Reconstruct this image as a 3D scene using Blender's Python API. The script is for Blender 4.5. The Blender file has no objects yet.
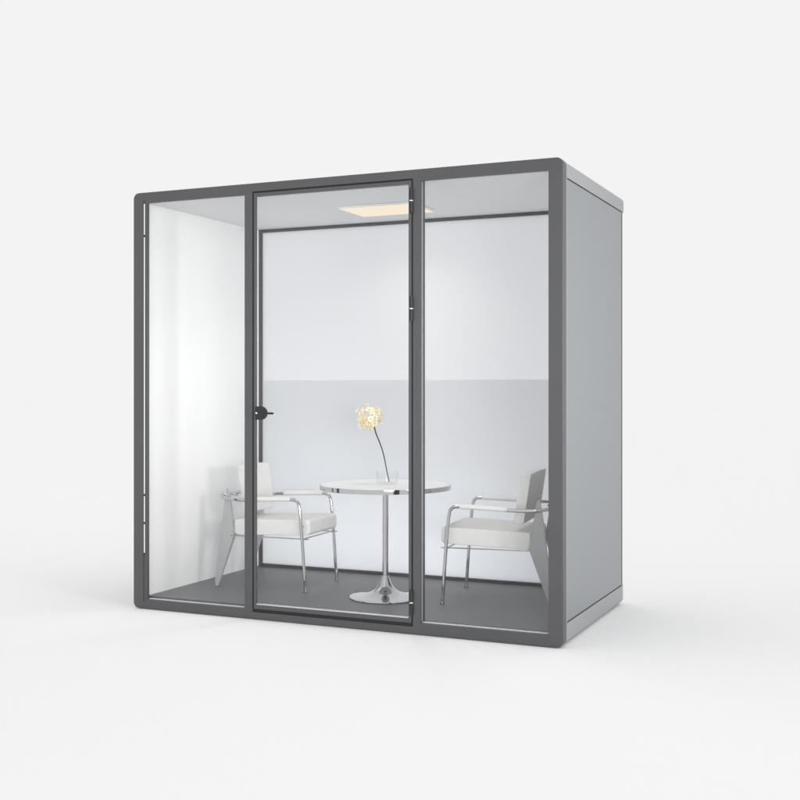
import bpy, bmesh, math, random
from mathutils import Vector, Matrix
random.seed(7)
S = bpy.context.scene
COL = S.collection
W, D, H = 2.454, 1.256, 2.30          # booth outer size
ZF, ZC = 0.064, 2.25                  # booth floor and ceiling

# ------------------------------------------------------------------ materials
def nt(name):
    m = bpy.data.materials.new(name); m.use_nodes = True
    t = m.node_tree; t.nodes.clear()
    o = t.nodes.new('ShaderNodeOutputMaterial')
    return m, t, o

def noise_fac(t, scale, detail=3):
    tc = t.nodes.new('ShaderNodeTexCoord'); n = t.nodes.new('ShaderNodeTexNoise')
    n.inputs['Scale'].default_value = scale; n.inputs['Detail'].default_value = detail
    t.links.new(tc.outputs['Object'], n.inputs['Vector'])
    return n

def pbr(name, col, rough=0.5, metal=0.0, var=0.03, scale=9, bump=0.0, bscale=300, spec=0.5, ior=1.5, coat=0.0):
    m, t, o = nt(name)
    b = t.nodes.new('ShaderNodeBsdfPrincipled')
    n = noise_fac(t, scale)
    r = t.nodes.new('ShaderNodeValToRGB')
    r.color_ramp.elements[0].position = 0.3; r.color_ramp.elements[1].position = 0.7
    r.color_ramp.elements[0].color = [c * (1 - var) for c in col] + [1]
    r.color_ramp.elements[1].color = [min(1, c * (1 + var)) for c in col] + [1]
    t.links.new(n.outputs['Fac'], r.inputs['Fac'])
    t.links.new(r.outputs['Color'], b.inputs['Base Color'])
    mr = t.nodes.new('ShaderNodeMapRange')
    mr.inputs['To Min'].default_value = max(0.0, rough - 0.04 * (rough > 0.1)); mr.inputs['To Max'].default_value = rough + 0.04 * (rough > 0.1)
    t.links.new(n.outputs['Fac'], mr.inputs['Value']); t.links.new(mr.outputs['Result'], b.inputs['Roughness'])
    b.inputs['Metallic'].default_value = metal
    b.inputs['Specular IOR Level'].default_value = spec
    b.inputs['IOR'].default_value = ior
    b.inputs['Coat Weight'].default_value = coat
    b.inputs['Coat Roughness'].default_value = 0.05
    if bump:
        n2 = noise_fac(t, bscale, 2); bp = t.nodes.new('ShaderNodeBump')
        bp.inputs['Strength'].default_value = bump; bp.inputs['Distance'].default_value = 0.002
        t.links.new(n2.outputs['Fac'], bp.inputs['Height']); t.links.new(bp.outputs['Normal'], b.inputs['Normal'])
    t.links.new(b.outputs[0], o.inputs[0])
    return m

def emit(name, col, s):
    m, t, o = nt(name); e = t.nodes.new('ShaderNodeEmission')
    e.inputs[0].default_value = (*col, 1); e.inputs[1].default_value = s
    t.links.new(e.outputs[0], o.inputs[0]); return m

def clear_glass(name, tint, base=0.02, rough=0.0):
    m, t, o = nt(name)
    lw = t.nodes.new('ShaderNodeLayerWeight'); lw.inputs['Blend'].default_value = 0.5
    pw = t.nodes.new('ShaderNodeMath'); pw.operation = 'POWER'; pw.inputs[1].default_value = 5
    mr = t.nodes.new('ShaderNodeMapRange'); mr.inputs['To Min'].default_value = base; mr.inputs['To Max'].default_value = 0.9
    tr = t.nodes.new('ShaderNodeBsdfTransparent'); tr.inputs[0].default_value = (*tint, 1)
    gl = t.nodes.new('ShaderNodeBsdfGlossy'); gl.inputs['Roughness'].default_value = rough
    mx = t.nodes.new('ShaderNodeMixShader')
    t.links.new(lw.outputs['Facing'], pw.inputs[0]); t.links.new(pw.outputs[0], mr.inputs['Value'])
    t.links.new(mr.outputs['Result'], mx.inputs[0]); t.links.new(tr.outputs[0], mx.inputs[1]); t.links.new(gl.outputs[0], mx.inputs[2])
    t.links.new(mx.outputs[0], o.inputs[0]); return m

def frosted(name, col, trans=0.6, gloss=0.04, rough=0.35):
    m, t, o = nt(name)
    n = noise_fac(t, 1.3, 1)
    r = t.nodes.new('ShaderNodeValToRGB')
    r.color_ramp.elements[0].color = [c * 0.985 for c in col] + [1]; r.color_ramp.elements[1].color = [min(1, c * 1.015) for c in col] + [1]
    t.links.new(n.outputs['Fac'], r.inputs['Fac'])
    d = t.nodes.new('ShaderNodeBsdfDiffuse'); tl = t.nodes.new('ShaderNodeBsdfTranslucent'); g = t.nodes.new('ShaderNodeBsdfGlossy')
    g.inputs['Roughness'].default_value = rough
    t.links.new(r.outputs[0], d.inputs[0]); t.links.new(r.outputs[0], tl.inputs[0])
    a = t.nodes.new('ShaderNodeMixShader'); a.inputs[0].default_value = trans
    b = t.nodes.new('ShaderNodeMixShader'); b.inputs[0].default_value = gloss
    t.links.new(d.outputs[0], a.inputs[1]); t.links.new(tl.outputs[0], a.inputs[2])
    t.links.new(a.outputs[0], b.inputs[1]); t.links.new(g.outputs[0], b.inputs[2]); t.links.new(b.outputs[0], o.inputs[0])
    return m

M = dict(
    ground=pbr('white_sweep', (0.996, 0.996, 0.997), 0.9, var=0.0, spec=0.0),
    frame=pbr('dark_grey_paint', (0.074, 0.075, 0.079), 0.40, var=0.03, scale=5, bump=0.05, bscale=900),
    shell=pbr('silver_grey_paint', (0.200, 0.213, 0.227), 0.30, var=0.02, scale=3, bump=0.04, bscale=900),
    trim=pbr('pale_grey_trim', (0.29, 0.297, 0.305), 0.38, var=0.02, scale=3),
    seam=pbr('black_gasket', (0.012, 0.012, 0.013), 0.6),
    black=pbr('black_metal', (0.014, 0.015, 0.016), 0.55, spec=0.5),
    wall=pbr('white_wall_panel', (0.89, 0.89, 0.885), 0.6, var=0.012, scale=2.5, bump=0.03, bscale=500),
    ceil=pbr('ceiling_panel', (0.77, 0.775, 0.78), 0.55, var=0.01, scale=3),
    carpet=pbr('grey_vinyl', (0.152, 0.157, 0.163), 0.45, var=0.06, scale=14, bump=0.15, bscale=700),
    chrome=pbr('polished_chrome', (0.56, 0.56, 0.57), 0.07, metal=1.0, var=0.01),
    steel=pbr('brushed_steel', (0.42, 0.42, 0.43), 0.25, metal=1.0, var=0.06, scale=30),
    alu=pbr('bright_aluminium', (0.88, 0.88, 0.88), 0.35, var=0.02),
    channel=pbr('channel_metal', (0.62, 0.62, 0.62), 0.35, var=0.03),
    top=pbr('white_laminate', (0.93, 0.93, 0.93), 0.25, var=0.01),
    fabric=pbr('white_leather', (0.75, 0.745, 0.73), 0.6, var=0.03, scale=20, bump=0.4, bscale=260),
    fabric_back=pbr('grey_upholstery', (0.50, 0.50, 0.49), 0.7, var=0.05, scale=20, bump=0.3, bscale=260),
    fin=pbr('grey_lacquered_steel', (0.42, 0.425, 0.43), 0.35, var=0.02),
    pad=pbr('white_arm_pad', (0.78, 0.78, 0.77), 0.5, var=0.02),
    petal=pbr('cream_petal', (0.97, 0.81, 0.50), 0.6, var=0.1, scale=60),
    petal_light=pbr('pale_petal', (0.98, 0.92, 0.75), 0.6, var=0.06, scale=60),
    centre=pbr('floret_centre', (0.30, 0.20, 0.05), 0.6, var=0.2, scale=90),
    stem=pbr('dark_stem', (0.035, 0.045, 0.04), 0.5, var=0.2, scale=60),
    glass=clear_glass('clear_glass', (0.996, 0.998, 0.998), 0.018),
    vase=clear_glass('vase_glass', (0.99, 0.992, 0.995), 0.012),
    frost=frosted('frosted_glass', (0.90, 0.907, 0.922), 0.8),
    horizon_band=frosted('horizon_reflection_band', (0.915, 0.92, 0.927), 0.86),  # tone of the horizon reflection, put into a colour of its own
    lamp=emit('warm_diffuser', (1.0, 0.875, 0.70), 0.96),
)

# ------------------------------------------------------------------ helpers
def obj(name, bm, mat, parent=None, bevel=0.0, smooth=False, segs=2):
    me = bpy.data.meshes.new(name)
    bmesh.ops.recalc_face_normals(bm, faces=bm.faces)
    wlay = bm.edges.layers.float.get('bevel_weight_edge')
    if smooth or wlay:
        for e in bm.edges:
            if len(e.link_faces) == 2 and e.calc_face_angle(0) > math.radians(50) and not (wlay and e[wlay] > 0): e.smooth = False
    bm.to_mesh(me); bm.free()
    for mm in (mat if isinstance(mat, (list, tuple)) else [mat]): me.materials.append(mm)
    o = bpy.data.objects.new(name, me); COL.objects.link(o)
    if parent is not None:
        o.parent = parent
    if bevel:
        b = o.modifiers.new('bevel', 'BEVEL'); b.width = bevel; b.segments = segs; b.limit_method = 'ANGLE'; b.angle_limit = math.radians(40)
        smooth = True
    if smooth:
        for p in me.polygons: p.use_smooth = True
        w = o.modifiers.new('wn', 'WEIGHTED_NORMAL'); w.keep_sharp = True
    return o

def box(bm, a, b):
    x0, y0, z0 = a; x1, y1, z1 = b
    v = [bm.verts.new(c) for c in [(x0,y0,z0),(x1,y0,z0),(x1,y1,z0),(x0,y1,z0),(x0,y0,z1),(x1,y0,z1),(x1,y1,z1),(x0,y1,z1)]]
    for f in [(0,3,2,1),(4,5,6,7),(0,1,5,4),(1,2,6,5),(2,3,7,6),(3,0,4,7)]:
        bm.faces.new([v[i] for i in f])
    return v

def bx(name, a, b, mat, parent, bevel=0.0):
    bm = bmesh.new(); box(bm, a, b); return obj(name, bm, mat, parent, bevel)

def prism(bm, pts, y0, y1):
    """closed outline in the xz plane pushed along y"""
    a = [bm.verts.new((x, y0, z)) for x, z in pts]; b = [bm.verts.new((x, y1, z)) for x, z in pts]
    n = len(pts); bm.faces.new(a); bm.faces.new(b[::-1])
    for i in range(n): bm.faces.new([a[i], b[i], b[(i+1) % n], a[(i+1) % n]])

def arc(cx, cz, r, a0, a1, n=8):
    return [(cx + r*math.cos(math.radians(a0+(a1-a0)*i/n)), cz + r*math.sin(math.radians(a0+(a1-a0)*i/n))) for i in range(n+1)]

def tube(bm, pts, r, n=14, cap=True, flat=None):
    """tube along pts; r a number or list; flat = list of (ry,rz) squash per point"""
    pts = [Vector(p) for p in pts]; rs = r if isinstance(r, list) else [r]*len(pts)
    rings = []; up = Vector((0, 1, 0.001)).normalized(); prev = None
    for i, p in enumerate(pts):
        t = (pts[min(i+1, len(pts)-1)] - pts[max(i-1, 0)]).normalized()
        s = prev if prev is not None else up
        s = (s - t*s.dot(t)).normalized(); prev = s
        q = t.cross(s)
        fa, fb = flat[i] if flat else (1, 1)
        rings.append([bm.verts.new(p + (s*math.cos(2*math.pi*k/n)*fa + q*math.sin(2*math.pi*k/n)*fb)*rs[i]) for k in range(n)])
    for a, b in zip(rings, rings[1:]):
        for k in range(n): bm.faces.new([a[k], a[(k+1) % n], b[(k+1) % n], b[k]])
    if cap: bm.faces.new(rings[0][::-1]); bm.faces.new(rings[-1])

def lathe(bm, prof, n=64, c=(0, 0)):
    rings = []
    for r, z in prof:
        if r < 1e-6: rings.append([bm.verts.new((c[0], c[1], z))])
        else: rings.append([bm.verts.new((c[0]+r*math.cos(2*math.pi*k/n), c[1]+r*math.sin(2*math.pi*k/n), z)) for k in range(n)])
    for a, b in zip(rings, rings[1:]):
        for k in range(n):
            A = a[k % len(a)]; B = a[(k+1) % len(a)]; Cc = b[(k+1) % len(b)]; Dd = b[k % len(b)]
            f = []
            for v in (A, B, Cc, Dd):
                if v not in f: f.append(v)
            if len(f) > 2: bm.faces.new(f)

def spline(ctrl, n=8):
    P = [Vector(c) for c in ctrl]; P = [2*P[0]-P[1]] + P + [2*P[-1]-P[-2]]; out = []
    for i in range(1, len(P)-2):
        for k in range(n):
            t = k/n; a, b, c, d = P[i-1:i+3]
            out.append(0.5*((2*b)+(c-a)*t+(2*a-5*b+4*c-d)*t*t+(3*b-a-3*c+d)*t**3))
    out.append(P[-2]); return out

def thing(name, label, cat, loc=(0, 0, 0), rz=0, group=None):
    o = bpy.data.objects.new(name, None); COL.objects.link(o); o.location = loc; o.rotation_euler = (0, 0, rz)
    o.empty_display_size = 0.1
    o['label'] = label; o['category'] = cat
    if group: o['group'] = group
    return o

# ------------------------------------------------------------------ setting
bm = bmesh.new(); R = 400
vs = [bm.verts.new((W/2 + R*math.cos(a*math.pi/48), R*math.sin(a*math.pi/48), 0)) for a in range(96)]
bm.faces.new(vs)
g = obj('ground', bm, M['ground']); g['kind'] = 'structure'

# ------------------------------------------------------------------ the booth
pod = thing('office_booth', 'grey framed glass meeting booth with a hinged glass door', 'booth', (0, 0, 0))
LIFT = 0.003
FY = 0.055                                              # depth of the front frame
r = 0.034
outer = arc(W-r, H-r, r, 0, 90) + arc(r, H-r, r, 90, 180) + arc(r, r+LIFT, r, 180, 270) + arc(W-r, r+LIFT, r, 270, 360)
# front frame: rounded outline with one big opening
bm = bmesh.new()
x0, x1, z0, z1 = 0.066, 2.383, 0.040, 2.256
hole = [(x1, z1), (x0, z1), (x0, z0), (x1, z0)]
for y, flip in ((0, False), (FY, True)):
    o_ = [bm.verts.new((x, y, z)) for x, z in outer]; h_ = [bm.verts.new((x, y, z)) for x, z in hole]
    n = 9
    for q in range(4):
        seg = o_[q*n:(q+1)*n]
        f = seg + [h_[q]]
        bm.faces.new(f)
        nxt = o_[((q+1)*n) % 36]
        bm.faces.new([seg[-1], nxt, h_[(q+1) % 4], h_[q]])
    if y == 0: oa, ha = o_, h_
    else: ob, hb = o_, h_
for A, B in ((oa, ob), (ha, hb)):
    for i in range(len(A)): bm.faces.new([A[i], A[(i+1) % len(A)], B[(i+1) % len(B)], B[i]])
bm.edges.ensure_lookup_table()
wl_ = bm.edges.layers.float.new('bevel_weight_edge')
oset = set(oa)
for e in bm.edges:
    if e.verts[0] in oset and e.verts[1] in oset: e[wl_] = 1.0
ff = obj('front_frame', bm, M['frame'], pod, bevel=0.004, segs=3)
ff.modifiers['bevel'].limit_method = 'WEIGHT'

# glazing beads of the side lights, mullions
bx('mullion', (0.719, 0.0004, z0), (0.767, 0.036, z1), M['frame'], pod)
bx('mullion', (1.690, 0.0004, z0), (1.731, FY, z1), M['frame'], pod)
for x_0, x_1, z_0, z_1 in ((0.0800, 0.091, z0, z1), (0.091, 0.719, z1-0.015, z1), (0.091, 0.719, z0, z0+0.014), (1.731, 2.383, z1-0.015, z1), (1.731, 2.383, z0, z0+0.020)):
    bx('glazing_bead', (x_0, 0.0004, z_0), (x_1, 0.020, z_1), M['frame'], pod)
# pale strip with clips in the left jamb
bx('jamb_filler', (0.0665, 0.0004, 0.30), (0.0694, 0.03, 2.238), M['frame'], pod)
bx('jamb_filler', (0.0768, 0.0004, 0.30), (0.0795, 0.03, 2.238), M['frame'], pod)
bx('jamb_strip', (0.0696, 0.0012, 0.3005), (0.0766, 0.03, 2.2375), M['alu'], pod)
bx('jamb_filler', (0.0665, 0.004, z0), (0.0795, 0.03, 0.2995), M['frame'], pod)
bx('jamb_filler', (0.0665, 0.004, 2.2385), (0.0795, 0.03, z1), M['frame'], pod)
for z in (2.06, 0.63, 0.475, 0.305): bx('clip', (0.0685, -0.0010, z-0.006), (0.0780, 0.0010, z+0.006), M['black'], pod, 0.001)
# bright channels that hold the glass
bx('glass_channel', (0.092, 0.018, 0.0545), (0.718, 0.034, 0.0585), M['channel'], pod)
bx('glass_channel', (1.732, 0.018, 0.0605), (2.382, 0.034, 0.0645), M['channel'], pod)
bx('window_pane', (0.0915, 0.022, 0.0605), (0.7185, 0.030, 2.2405), M['glass'], pod)
bx('window_pane', (1.7315, 0.022, 0.0675), (2.3825, 0.030, 2.2405), M['glass'], pod)
# pale strip added on the mullion beside the glass, imitating a white glow
bx('edge_glow_strip', (1.7312, 0.012, 0.068), (1.7335, 0.0215, 2.24), M['trim'], pod)

# door (mesh = its slim frame; pane, handle, hinges below it)
dx0, dx1, dz0, dz1 = 0.777, 1.681, 0.058, 2.246
bm = bmesh.new()
box(bm, (dx0, -0.003, dz0), (0.790, 0.012, dz1)); box(bm, (1.667, -0.003, dz0), (dx1, 0.022, dz1))
box(bm, (0.790, -0.003, dz1-0.018), (1.667, 0.022, dz1)); box(bm, (0.790, -0.003, dz0), (1.667, 0.022, dz0+0.022))
door = obj('door', bm, M['frame'], pod, 0.0015)
bx('pane', (0.7902, 0.003, dz0+0.0275), (1.6668, 0.011, dz1-0.0182), M['glass'], door)
bx('bottom_channel', (0.7905, 0.0005, dz0+0.0222), (1.6665, 0.021, dz0+0.0262), M['channel'], door)
# black gasket round the door opening
bm = bmesh.new()
box(bm, (0.7672, 0.004, z0+0.0005), (0.7768, 0.03, z1-0.0005)); box(bm, (1.6812, 0.004, z0+0.0005), (1.6898, 0.03, z1-0.0005))
box(bm, (0.7770, 0.004, dz1+0.0002), (1.6810, 0.05, z1-0.0005)); box(bm, (0.7770, 0.004, z0+0.0005), (1.6810, 0.05, dz0-0.0002))
obj('door_gasket', bm, M['seam'], pod)
for z in (2.145, 1.612, 0.160):
    bm = bmesh.new()
    lathe(bm, [(0, z-0.062), (0.0085, z-0.062), (0.0085, z-0.003), (0.007, z-0.003), (0.007, z+0.003), (0.0085, z+0.003), (0.0085, z+0.062), (0, z+0.062)], 20, (1.6845, -0.009))
    hg = obj('hinge', bm, M['black'], door, smooth=False)
    bm = bmesh.new(); lathe(bm, [(0.0072, z-0.0022), (0.0086, z-0.0022), (0.0086, z+0.0022), (0.0072, z+0.0022), (0.0072, z-0.0022)], 20, (1.6845, -0.009))
    bm2 = obj('hinge_ring', bm, M['alu'], door)
# lock body with lever
bm = bmesh.new(); zc = 1.089
pts = [(0.796, zc-0.035), (0.829, zc-0.035)] + arc(0.829, zc, 0.035, -85, 85, 14) + [(0.829, zc+0.035), (0.796, zc+0.035)]
prism(bm, pts, -0.022, -0.0032)
lk = obj('door_handle', bm, M['black'], door, 0.003)
bm = bmesh.new(); tube(bm, [(0.852, -0.026, zc), (0.875, -0.030, zc), (0.905, -0.030, zc-0.001), (0.912, -0.030, zc-0.001)], [0.0055, 0.0055, 0.006, 0.004]); obj('lever', bm, M['black'], door, smooth=True)
bm = bmesh.new(); tube(bm, [(0.806, -0.0222, zc), (0.806, -0.0255, zc)], 0.0045, 16); obj('keyhole', bm, M['alu'], door)

# shell: floor slab, roof slab, side walls
def slab(name, pts, y0, y1, mat, rho, low):
    bm = bmesh.new(); rings = []
    for k in range(-1, 9):
        a = math.pi/2*k/8 if k > 0 else 0
        y = y0 if k < 0 else y1 - rho + rho*math.sin(a)
        d = rho*(1-math.cos(a))
        rings.append([bm.verts.new((min(max(x, 0.0015+d*0.25), W-0.0015-d*0.25), y, max(z, LIFT+0.0015+d) if low else min(z, H-0.0015-d))) for x, z in pts])
    n = len(pts); bm.faces.new(rings[0]); bm.faces.new(rings[-1][::-1])
    for A, B in zip(rings, rings[1:]):
        for i in range(n): bm.faces.new([A[i], B[i], B[(i+1) % n], A[(i+1) % n]])
    bmesh.ops.remove_doubles(bm, verts=bm.verts, dist=1e-5)
    bmesh.ops.dissolve_degenerate(bm, edges=bm.edges, dist=1e-5)
    return obj(name, bm, mat, pod)
zr, zb = 2.2145, 0.108
slab('roof', [(W-0.0015, zr), (W-0.0015, H-r)] + arc(W-r-0.0015, H-r-0.0015, r, 0, 90)[1:] + arc(r+0.0015, H-r-0.0015, r, 90, 180) + [(0.0015, zr), (0.03, zr), (0.03, 2.262), (W-0.03, 2.262), (W-0.03, zr)], FY+0.0003, D, M['trim'], 0.028, False)
slab('base', [(W-0.0015, zb), (W-0.03, zb), (W-0.03, 0.055), (0.03, 0.055), (0.03, zb), (0.0015, zb)] + arc(r+0.0015, r+LIFT+0.0015, r, 180, 270) + arc(W-r-0.0015, r+LIFT+0.0015, r, 270, 360), FY+0.0003, D, M['trim'], 0.055, True)
bx('ceiling', (0.0305, FY+0.001, ZC), (W-0.0305, D-0.012, 2.2615), M['ceil'], pod)
bx('floor', (0.0305, FY+0.001, 0.0552), (W-0.0305, D-0.012, ZF), M['carpet'], pod)
YB = 1.197                                                 # where the side walls end
for side in (0, 1):
    xi, xo = ((0.054, 0.004) if side == 0 else (W-0.075, W-0.004))
    a, b = sorted((xi, xo))
    # outer skin in grey, inner lining white
    xm = (0.030 if side == 0 else W-0.030)
    o1, o2 = sorted((xo, xm)); i1, i2 = sorted((xm, xi))
    wl = bx('side_wall', (o1, FY+0.022, zb+0.006), (o2, YB, zr-0.006), M['shell'], pod)
    bx('lining', (i1+0.0005*(1-side), FY+0.002, ZF+0.0005), (i2-0.0005*side, YB+0.03, ZC-0.0005), M['wall'], wl)
    bx('front_post', (o1+ (0 if side else -0.002), FY+0.0005, zb+0.0005), (o2+(0.002 if side else 0), FY+0.0185, zr-0.0005), M['trim'], wl)
    s0, s1 = ((0.0036, 0.0295) if side == 0 else (W-0.0295, W-0.0036))
    bm = bmesh.new(); box(bm, (s0, FY+0.019, zb+0.0004), (s1, YB+0.004, zb+0.0058)); box(bm, (s0, FY+0.019, zr-0.0058), (s1, YB+0.004, zr-0.0004))
    box(bm, (s0, YB+0.0004, zb+0.006), (s1, YB+0.018, zr-0.006)); obj('seam', bm, M['seam'], wl)

# back: framed frosted glass
bf0, bf1 = 1.222, 1.240
xa, xb = 0.0660, W-0.0762
bm = bmesh.new()
box(bm, (xa, bf0, ZF+0.0005), (0.0935, bf1, ZC-0.0005)); box(bm, (xb-0.03, bf0, ZF+0.0005), (xb, bf1, ZC-0.0005))
box(bm, (0.0935, bf0, 2.229), (xb-0.03, bf1, ZC-0.0005)); box(bm, (0.0935, bf0, ZF+0.0005), (xb-0.03, bf1, 0.084))
back = obj('back_window', bm, M['frame'], pod, 0.0015)
bx('corner_filler', (0.0545, bf0+0.006, ZF+0.0005), (0.0658, bf1, ZC-0.0005), M['wall'], back)
bx('frosted_pane', (0.0937, 1.228, 0.0842), (xb-0.0302, 1.236, 2.2288), M['frost'], back)
bx('horizon_reflection_band', (0.0940, 1.2262, 0.0845), (xb-0.0305, 1.2272, 1.271), M['horizon_band'], back)  # added sheet imitating the reflected horizon; top edge set at the reflection line

# ceiling light panel
bm = bmesh.new(); lx0, lx1, ly0, ly1 = 0.972, 1.428, 0.585, 0.913
box(bm, (lx0, ly0, 2.2370), (lx1, ly1, ZC-0.0005))
cl = obj('ceiling_light', bm, M['ceil'], pod, 0.002)
bx('diffuser', (lx0+0.006, ly0+0.006, 2.2345), (lx1-0.006, ly1-0.006, 2.2368), M['lamp'], cl)

# ------------------------------------------------------------------ table
TZ = 0.690 - ZF
tb = thing('round_table', 'round white pedestal table with chrome edge and trumpet base between the two chairs', 'table', (1.288, 0.545, ZF))
bm = bmesh.new(); lathe(bm, [(0, TZ-0.024), (0.357, TZ-0.024), (0.357, TZ), (0, TZ)], 96); tt = obj('tabletop', bm, M['top'], tb, 0.0015)
bm = bmesh.new(); lathe(bm, [(0.3573, TZ-0.026), (0.3615, TZ-0.026), (0.3625, TZ-0.024), (0.3625, TZ-0.003), (0.3615, TZ-0.001), (0.3573, TZ-0.001), (0.3573, TZ-0.026)], 96)
obj('edge_band', bm, M['chrome'], tt, smooth=True)
bm = bmesh.new()
lathe(bm, [(0.014, TZ-0.0245), (0.07, TZ-0.0245), (0.072, TZ-0.029), (0.02, TZ-0.034), (0.0165, TZ-0.045), (0.0165, 0.118), (0.0165, 0.115)], 40); obj('column', bm, M['chrome'], tb, smooth=True)
bm = bmesh.new()
prof = [(0, 0.001), (0.196, 0.001), (0.200, 0.004), (0.198, 0.008), (0.175, 0.012), (0.145, 0.016), (0.11, 0.022), (0.080, 0.032), (0.058, 0.046), (0.042, 0.064), (0.030, 0.086), (0.023, 0.106), (0.0195, 0.122), (0.0168, 0.1225)]
lathe(bm, prof, 72); obj('base', bm, M['chrome'], tb, smooth=True)

# ------------------------------------------------------------------ armchairs
def cushion(bm, prof, y0, y1, infl=0.008, nz=10):
    """rounded cushion: outline in xz, lofted across y with soft ends"""
    cx = sum(p[0] for p in prof)/len(prof); cz = sum(p[1] for p in prof)/len(prof)
    rings = []
    for k in range(nz+1):
        u = k/nz; u = u - 0.75*math.sin(2*math.pi*u)/(2*math.pi); y = y0+(y1-y0)*u
        e = min(u, 1-u)*(y1-y0)
        s = 1.0 if e > 0.012 else 1 - 0.09*(1-math.sqrt(max(0, 1-(1-e/0.012)**2)))
        b = 1 + 0.03*math.sin(math.pi*u)
        rings.append([bm.verts.new((cx+(px-cx)*s, y, cz+(pz-cz)*s*(b if pz > cz else 1))) for px, pz in prof])
    n = len(prof)
    for a, c in zip(rings, rings[1:]):
        for i in range(n): bm.faces.new([a[i], a[(i+1) % n], c[(i+1) % n], c[i]])
    bm.faces.new(rings[0][::-1]); bm.faces.new(rings[-1])

def rrect(x0, z0, x1, z1, r, shear=0.0, rise=0.0):
    pts = arc(x1-r, z1-r, r, 0, 90, 5) + arc(x0+r, z1-r, r, 90, 180, 5) + arc(x0+r, z0+r, r, 180, 270, 5) + arc(x1-r, z0+r, r, 270, 360, 5)
    return [(x + shear*(z-z0), z + rise*(x-x0)) for x, z in pts]

def armchair(label, loc, rz, w, group):
    """local frame: the chair faces +x, front feet at x=0, feet at y=+-w/2"""
    t = thing('armchair', label, 'armchair', loc, rz, group)
    h = w/2
    for s in (-1, 1):
        bm = bmesh.new()
        path = [(0.0, s*h, 0.004), (-0.008, s*h, 0.10), (-0.020, s*h, 0.28), (-0.034, s*h, 0.44), (-0.040, s*h, 0.485), (-0.047, s*h, 0.505), (-0.062, s*h, 0.519), (-0.085, s*h, 0.523), (-0.13, s*h, 0.522)]
        tube(bm, [path[0]] + spline(path[0:], 4)[1:], 0.0095, 14)
        lg = obj('leg', bm, M['chrome'], t, smooth=True)
        bm = bmesh.new(); lathe(bm, [(0, -0.0), (0.012, 0), (0.012, 0.012), (0, 0.012)], 16, (0, s*h)); obj('foot_glide', bm, M['steel'], lg, 0.001)
        # flat steel arm running back and curving inwards
        bm = bmesh.new()
        pa = spline([(-0.12, s*h, 0.522), (-0.25, s*h, 0.517), (-0.38, s*h, 0.512), (-0.47, s*(h-0.004), 0.512), (-0.545, s*(h-0.025), 0.518), (-0.585, s*(h-0.07), 0.524), (-0.59, s*(h-0.12), 0.526)], 6)
        n = len(pa); tube(bm, pa, 0.0095, 14, flat=[(0.55+0.45*max(0, 1-i/8), 1.0) for i in range(n)])
        am = obj('arm', bm, M['chrome'], t, smooth=True)
        bm = bmesh.new()
        pp = spline([(-0.095, s*h, 0.5245), (-0.16, s*h, 0.524), (-0.26, s*h, 0.520), (-0.355, s*h, 0.516)], 6)
        m_ = len(pp); tube(bm, pp, [0.010 if i in (0, m_-1) else 0.0155 for i in range(m_)], 16, flat=[(1.15, 0.9)]*m_)
        obj('arm_pad', bm, M['pad'], am, smooth=True)
        # tapering folded-steel rear leg
        hi = h-0.030
        bm = bmesh.new()
        prism(bm, [(-0.522, 0.575), (-0.505, 0.555), (-0.468, 0.305), (-0.578, 0.0), (-0.598, 0.0), (-0.600, 0.03), (-0.560, 0.30), (-0.536, 0.50)], -0.011, 0.011)
        for v in bm.verts: v.co.y = v.co.y*(0.55+0.9*min(1, max(0, 1-abs(v.co.z-0.3)/0.3))) + s*hi
        obj('rear_leg', bm, M['fin'], t, 0.003)
    # seat frame: thin steel rim under the cushion, ends poke out at the front
    bm = bmesh.new()
    for s in (-1, 1):
        box(bm, (-0.49, s*(h-0.018)-0.003, 0.297), (0.010, s*(h-0.018)+0.003, 0.303))
        tube(bm, [(-0.015, s*h, 0.300), (-0.02, s*(h-0.02), 0.300)], 0.006, 10)
    box(bm, (-0.030, -h+0.022, 0.297), (-0.022, h-0.022, 0.303)); box(bm, (-0.47, -h+0.022, 0.297), (-0.462, h-0.022, 0.303))
    tube(bm, [(-0.025, -h, 0.372), (-0.025, h, 0.372)], 0.005, 10)
    obj('seat_frame', bm, M['steel'], t)
    bm = bmesh.new(); tube(bm, [(-0.575, -h+0.11, 0.5265), (-0.578, 0, 0.5265), (-0.575, h-0.11, 0.5265)], 0.009, 12)
    tube(bm, [(-0.565, -0.05, 0.525), (-0.53, -0.05, 0.525)], 0.007, 10); tube(bm, [(-0.565, 0.05, 0.525), (-0.53, 0.05, 0.525)], 0.007, 10)
    obj('back_rail', bm, M['chrome'], t, smooth=True)
    ci = 0.022; bi = 0.072 if w < 0.5 else 0.036
    bm = bmesh.new(); cushion(bm, rrect(-0.475, 0.304, 0.012, 0.394, 0.020, rise=0.035), -h+ci, h-ci, nz=24)
    obj('seat', bm, M['fabric'], t, smooth=True)
    bm = bmesh.new(); cushion(bm, rrect(-0.436, 0.435, -0.378, 0.705, 0.012, shear=-0.15), -h+bi, h-bi, nz=24)
    for f in bm.faces: f.material_index = 0
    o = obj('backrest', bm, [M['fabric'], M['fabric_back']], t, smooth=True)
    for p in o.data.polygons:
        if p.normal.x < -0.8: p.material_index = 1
    return t

G = 'armchairs on either side of the round table'
def place(label, fx, fy, th, w, near):
    # near = -1: the near foot is at local y=-w/2 ; +1: at +w/2
    th = math.radians(th); ly = near*w/2
    ox = fx + math.sin(th)*ly; oy = fy - math.cos(th)*ly
    return armchair(label, (ox, oy, ZF), th, w, G)
place('white cushioned chrome armchair facing right, its tapered rear legs near the white side wall', 0.818, 0.487, 3, 0.43, -1)
place('white cushioned chrome armchair facing left, seen through the right window beside the table', 1.645, 0.495, 187, 0.54, 1)

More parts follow.
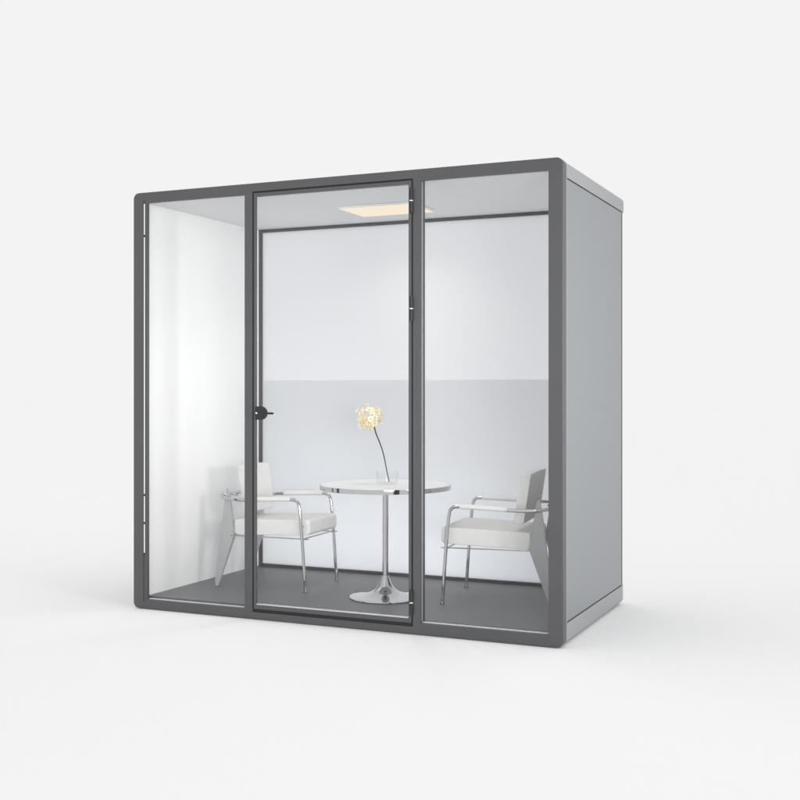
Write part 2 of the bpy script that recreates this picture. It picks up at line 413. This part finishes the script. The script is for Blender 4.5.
# ------------------------------------------------------------------ vase and flower
VX, VY, VZ = 1.292, 0.56, 0.6905
bm = bmesh.new()
lathe(bm, [(0, VZ), (0.052, VZ), (0.057, VZ+0.004), (0.060, VZ+0.07), (0.0575, VZ+0.07), (0.0545, VZ+0.010), (0, VZ+0.008)], 48, (0, 0))
vase = obj('vase', bm, M['vase'], None, smooth=True)
vase.location = (VX, VY, 0)
vase['label'] = 'low clear glass vase standing on the white round table'; vase['category'] = 'vase'
fl = thing('flower', 'single cream hydrangea bloom on a thin dark stem leaning left out of the glass vase', 'flower', (VX, VY, VZ))
bm = bmesh.new()
sp = spline([(0.012, 0, 0.012), (0.002, 0, 0.05), (-0.022, 0.0, 0.16), (-0.045, 0, 0.225), (-0.068, 0, 0.275), (-0.082, 0, 0.325)], 6)
tube(bm, sp, [0.0026+0.0016*(i/len(sp)) for i in range(len(sp))], 10); obj('stem', bm, M['stem'], fl, smooth=True)
hc = Vector((-0.112, 0, 0.366))
bm = bmesh.new()
N = 54
dirs = []
for k in range(N):
    z = 1-2*(k+0.5)/N; a = k*2.39996
    d = Vector((math.sqrt(1-z*z)*math.cos(a), math.sqrt(1-z*z)*math.sin(a), z))
    dirs.append(d)
st = bmesh.new(); pet = bmesh.new()
hub = Vector((-0.086, 0, 0.330))
for k, d in enumerate(dirs):
    if d.dot(Vector((-0.22, -0.95, 0.22))) > 0.84 or d.y > 0.86 or (k % 11 == 3): continue            # open middle of the umbel
    rad = 0.056 + random.uniform(-0.018, 0.014)
    c = hc + Vector((d.x*rad*1.12, d.y*rad, d.z*rad*1.02))
    tube(st, [hub, hub.lerp(c, .5)+Vector((0, 0, 0.004)), c - d*0.003], 0.0005, 6)
    ax = d.orthogonal().normalized(); ay = d.cross(ax); rot = random.uniform(0, 6.28)
    np_ = 5
    for q in range(np_):
        a = rot+q*2*math.pi/np_; e = (ax*math.cos(a)+ay*math.sin(a)); f = d.cross(e)
        L = random.uniform(0.015, 0.023); wd = L*0.5; mi = random.random() < 0.5
        cup = random.uniform(0.15, 0.5)
        rows = [(0.06, 0.25), (0.35, 0.9), (0.7, 1.0), (0.93, 0.55), (1.0, 0.15)]
        prev = None
        for (u, ww) in rows:
            b = c + e*L*u + d*(cup*L*u*u)
            row = [pet.verts.new(b - f*wd*ww + d*0.0012), pet.verts.new(b), pet.verts.new(b + f*wd*ww + d*0.0012)]
            if prev:
                for j in (0, 1):
                    fc = pet.faces.new([prev[j], prev[j+1], row[j+1], row[j]]); fc.material_index = int(mi)
            prev = row
    cen = bmesh.new(); bmesh.ops.create_icosphere(cen, subdivisions=1, radius=0.0028, matrix=Matrix.Translation(c + d*0.002))
    obj('floret_centre', cen, M['centre'], fl)
po = obj('petals', pet, [M['petal'], M['petal_light']], fl, smooth=False)
sm = po.modifiers.new('thick', 'SOLIDIFY'); sm.thickness = 0.0006
for p in po.data.polygons: p.use_smooth = True
obj('stalks', st, M['petal_light'], fl, smooth=True); 

# ------------------------------------------------------------------ light
P_SOFT, P_CEIL, P_BACK, P_SIDE = 21.0, 3.0, 5.5, 8.0
w = bpy.data.worlds.new('World'); S.world = w; w.use_nodes = True
bg = w.node_tree.nodes['Background']; bg.inputs[0].default_value = (0.896, 0.896, 0.897, 1); bg.inputs[1].default_value = 1.0

def area(name, loc, target, size, power, spread=math.pi, col=(1, 1, 1)):
    l = bpy.data.lights.new(name, 'AREA'); l.shape = 'RECTANGLE'; l.size, l.size_y = size; l.energy = power; l.color = col; l.spread = spread
    o = bpy.data.objects.new(name, l); COL.objects.link(o); o.location = loc
    o.rotation_euler = (Vector(target)-Vector(loc)).to_track_quat('-Z', 'Y').to_euler()
    return o
area('softbox_lamp', (6.8, -7.6, 1.35), (1.2, 0.6, 1.25), (4.0, 1.8), P_SOFT, math.radians(30))
area('side_softbox_lamp', (9.3, -3.0, 2.0), (0.6, 0.4, 1.25), (2.0, 1.4), P_SIDE, math.radians(26))
area('ceiling_lamp', (1.20, 0.75, 2.232), (1.20, 0.75, 0), (0.40, 0.28), P_CEIL, math.radians(130), (1.0, 0.95, 0.88))
area('added_back_fill', (1.05, 2.0, 0.16), (1.05, 1.24, 0.30), (1.9, 0.25), P_BACK, math.radians(120))  # added fill, hidden behind the booth, brightens the lower back glass

# ------------------------------------------------------------------ camera
cd = bpy.data.cameras.new('camera'); cam = bpy.data.objects.new('camera', cd); COL.objects.link(cam)
cam.location = (3.9285, -5.1647, 1.2129); cam.rotation_euler = (math.radians(90), 0, 0.420405)
cd.sensor_width = 36; cd.lens = 36*1138.98/800; cd.shift_y = -10.578/800 * 1.0
cd.clip_end = 2000; cd.clip_start = 0.05
S.camera = cam
S.render.engine = 'CYCLES'
S.view_settings.view_transform = 'Standard'; S.view_settings.look = 'None'; S.view_settings.exposure = 0; S.view_settings.gamma = 1
S.cycles.max_bounces = 14; S.cycles.transparent_max_bounces = 16; S.cycles.diffuse_bounces = 6; S.cycles.glossy_bounces = 6
S.render.film_transparent = False
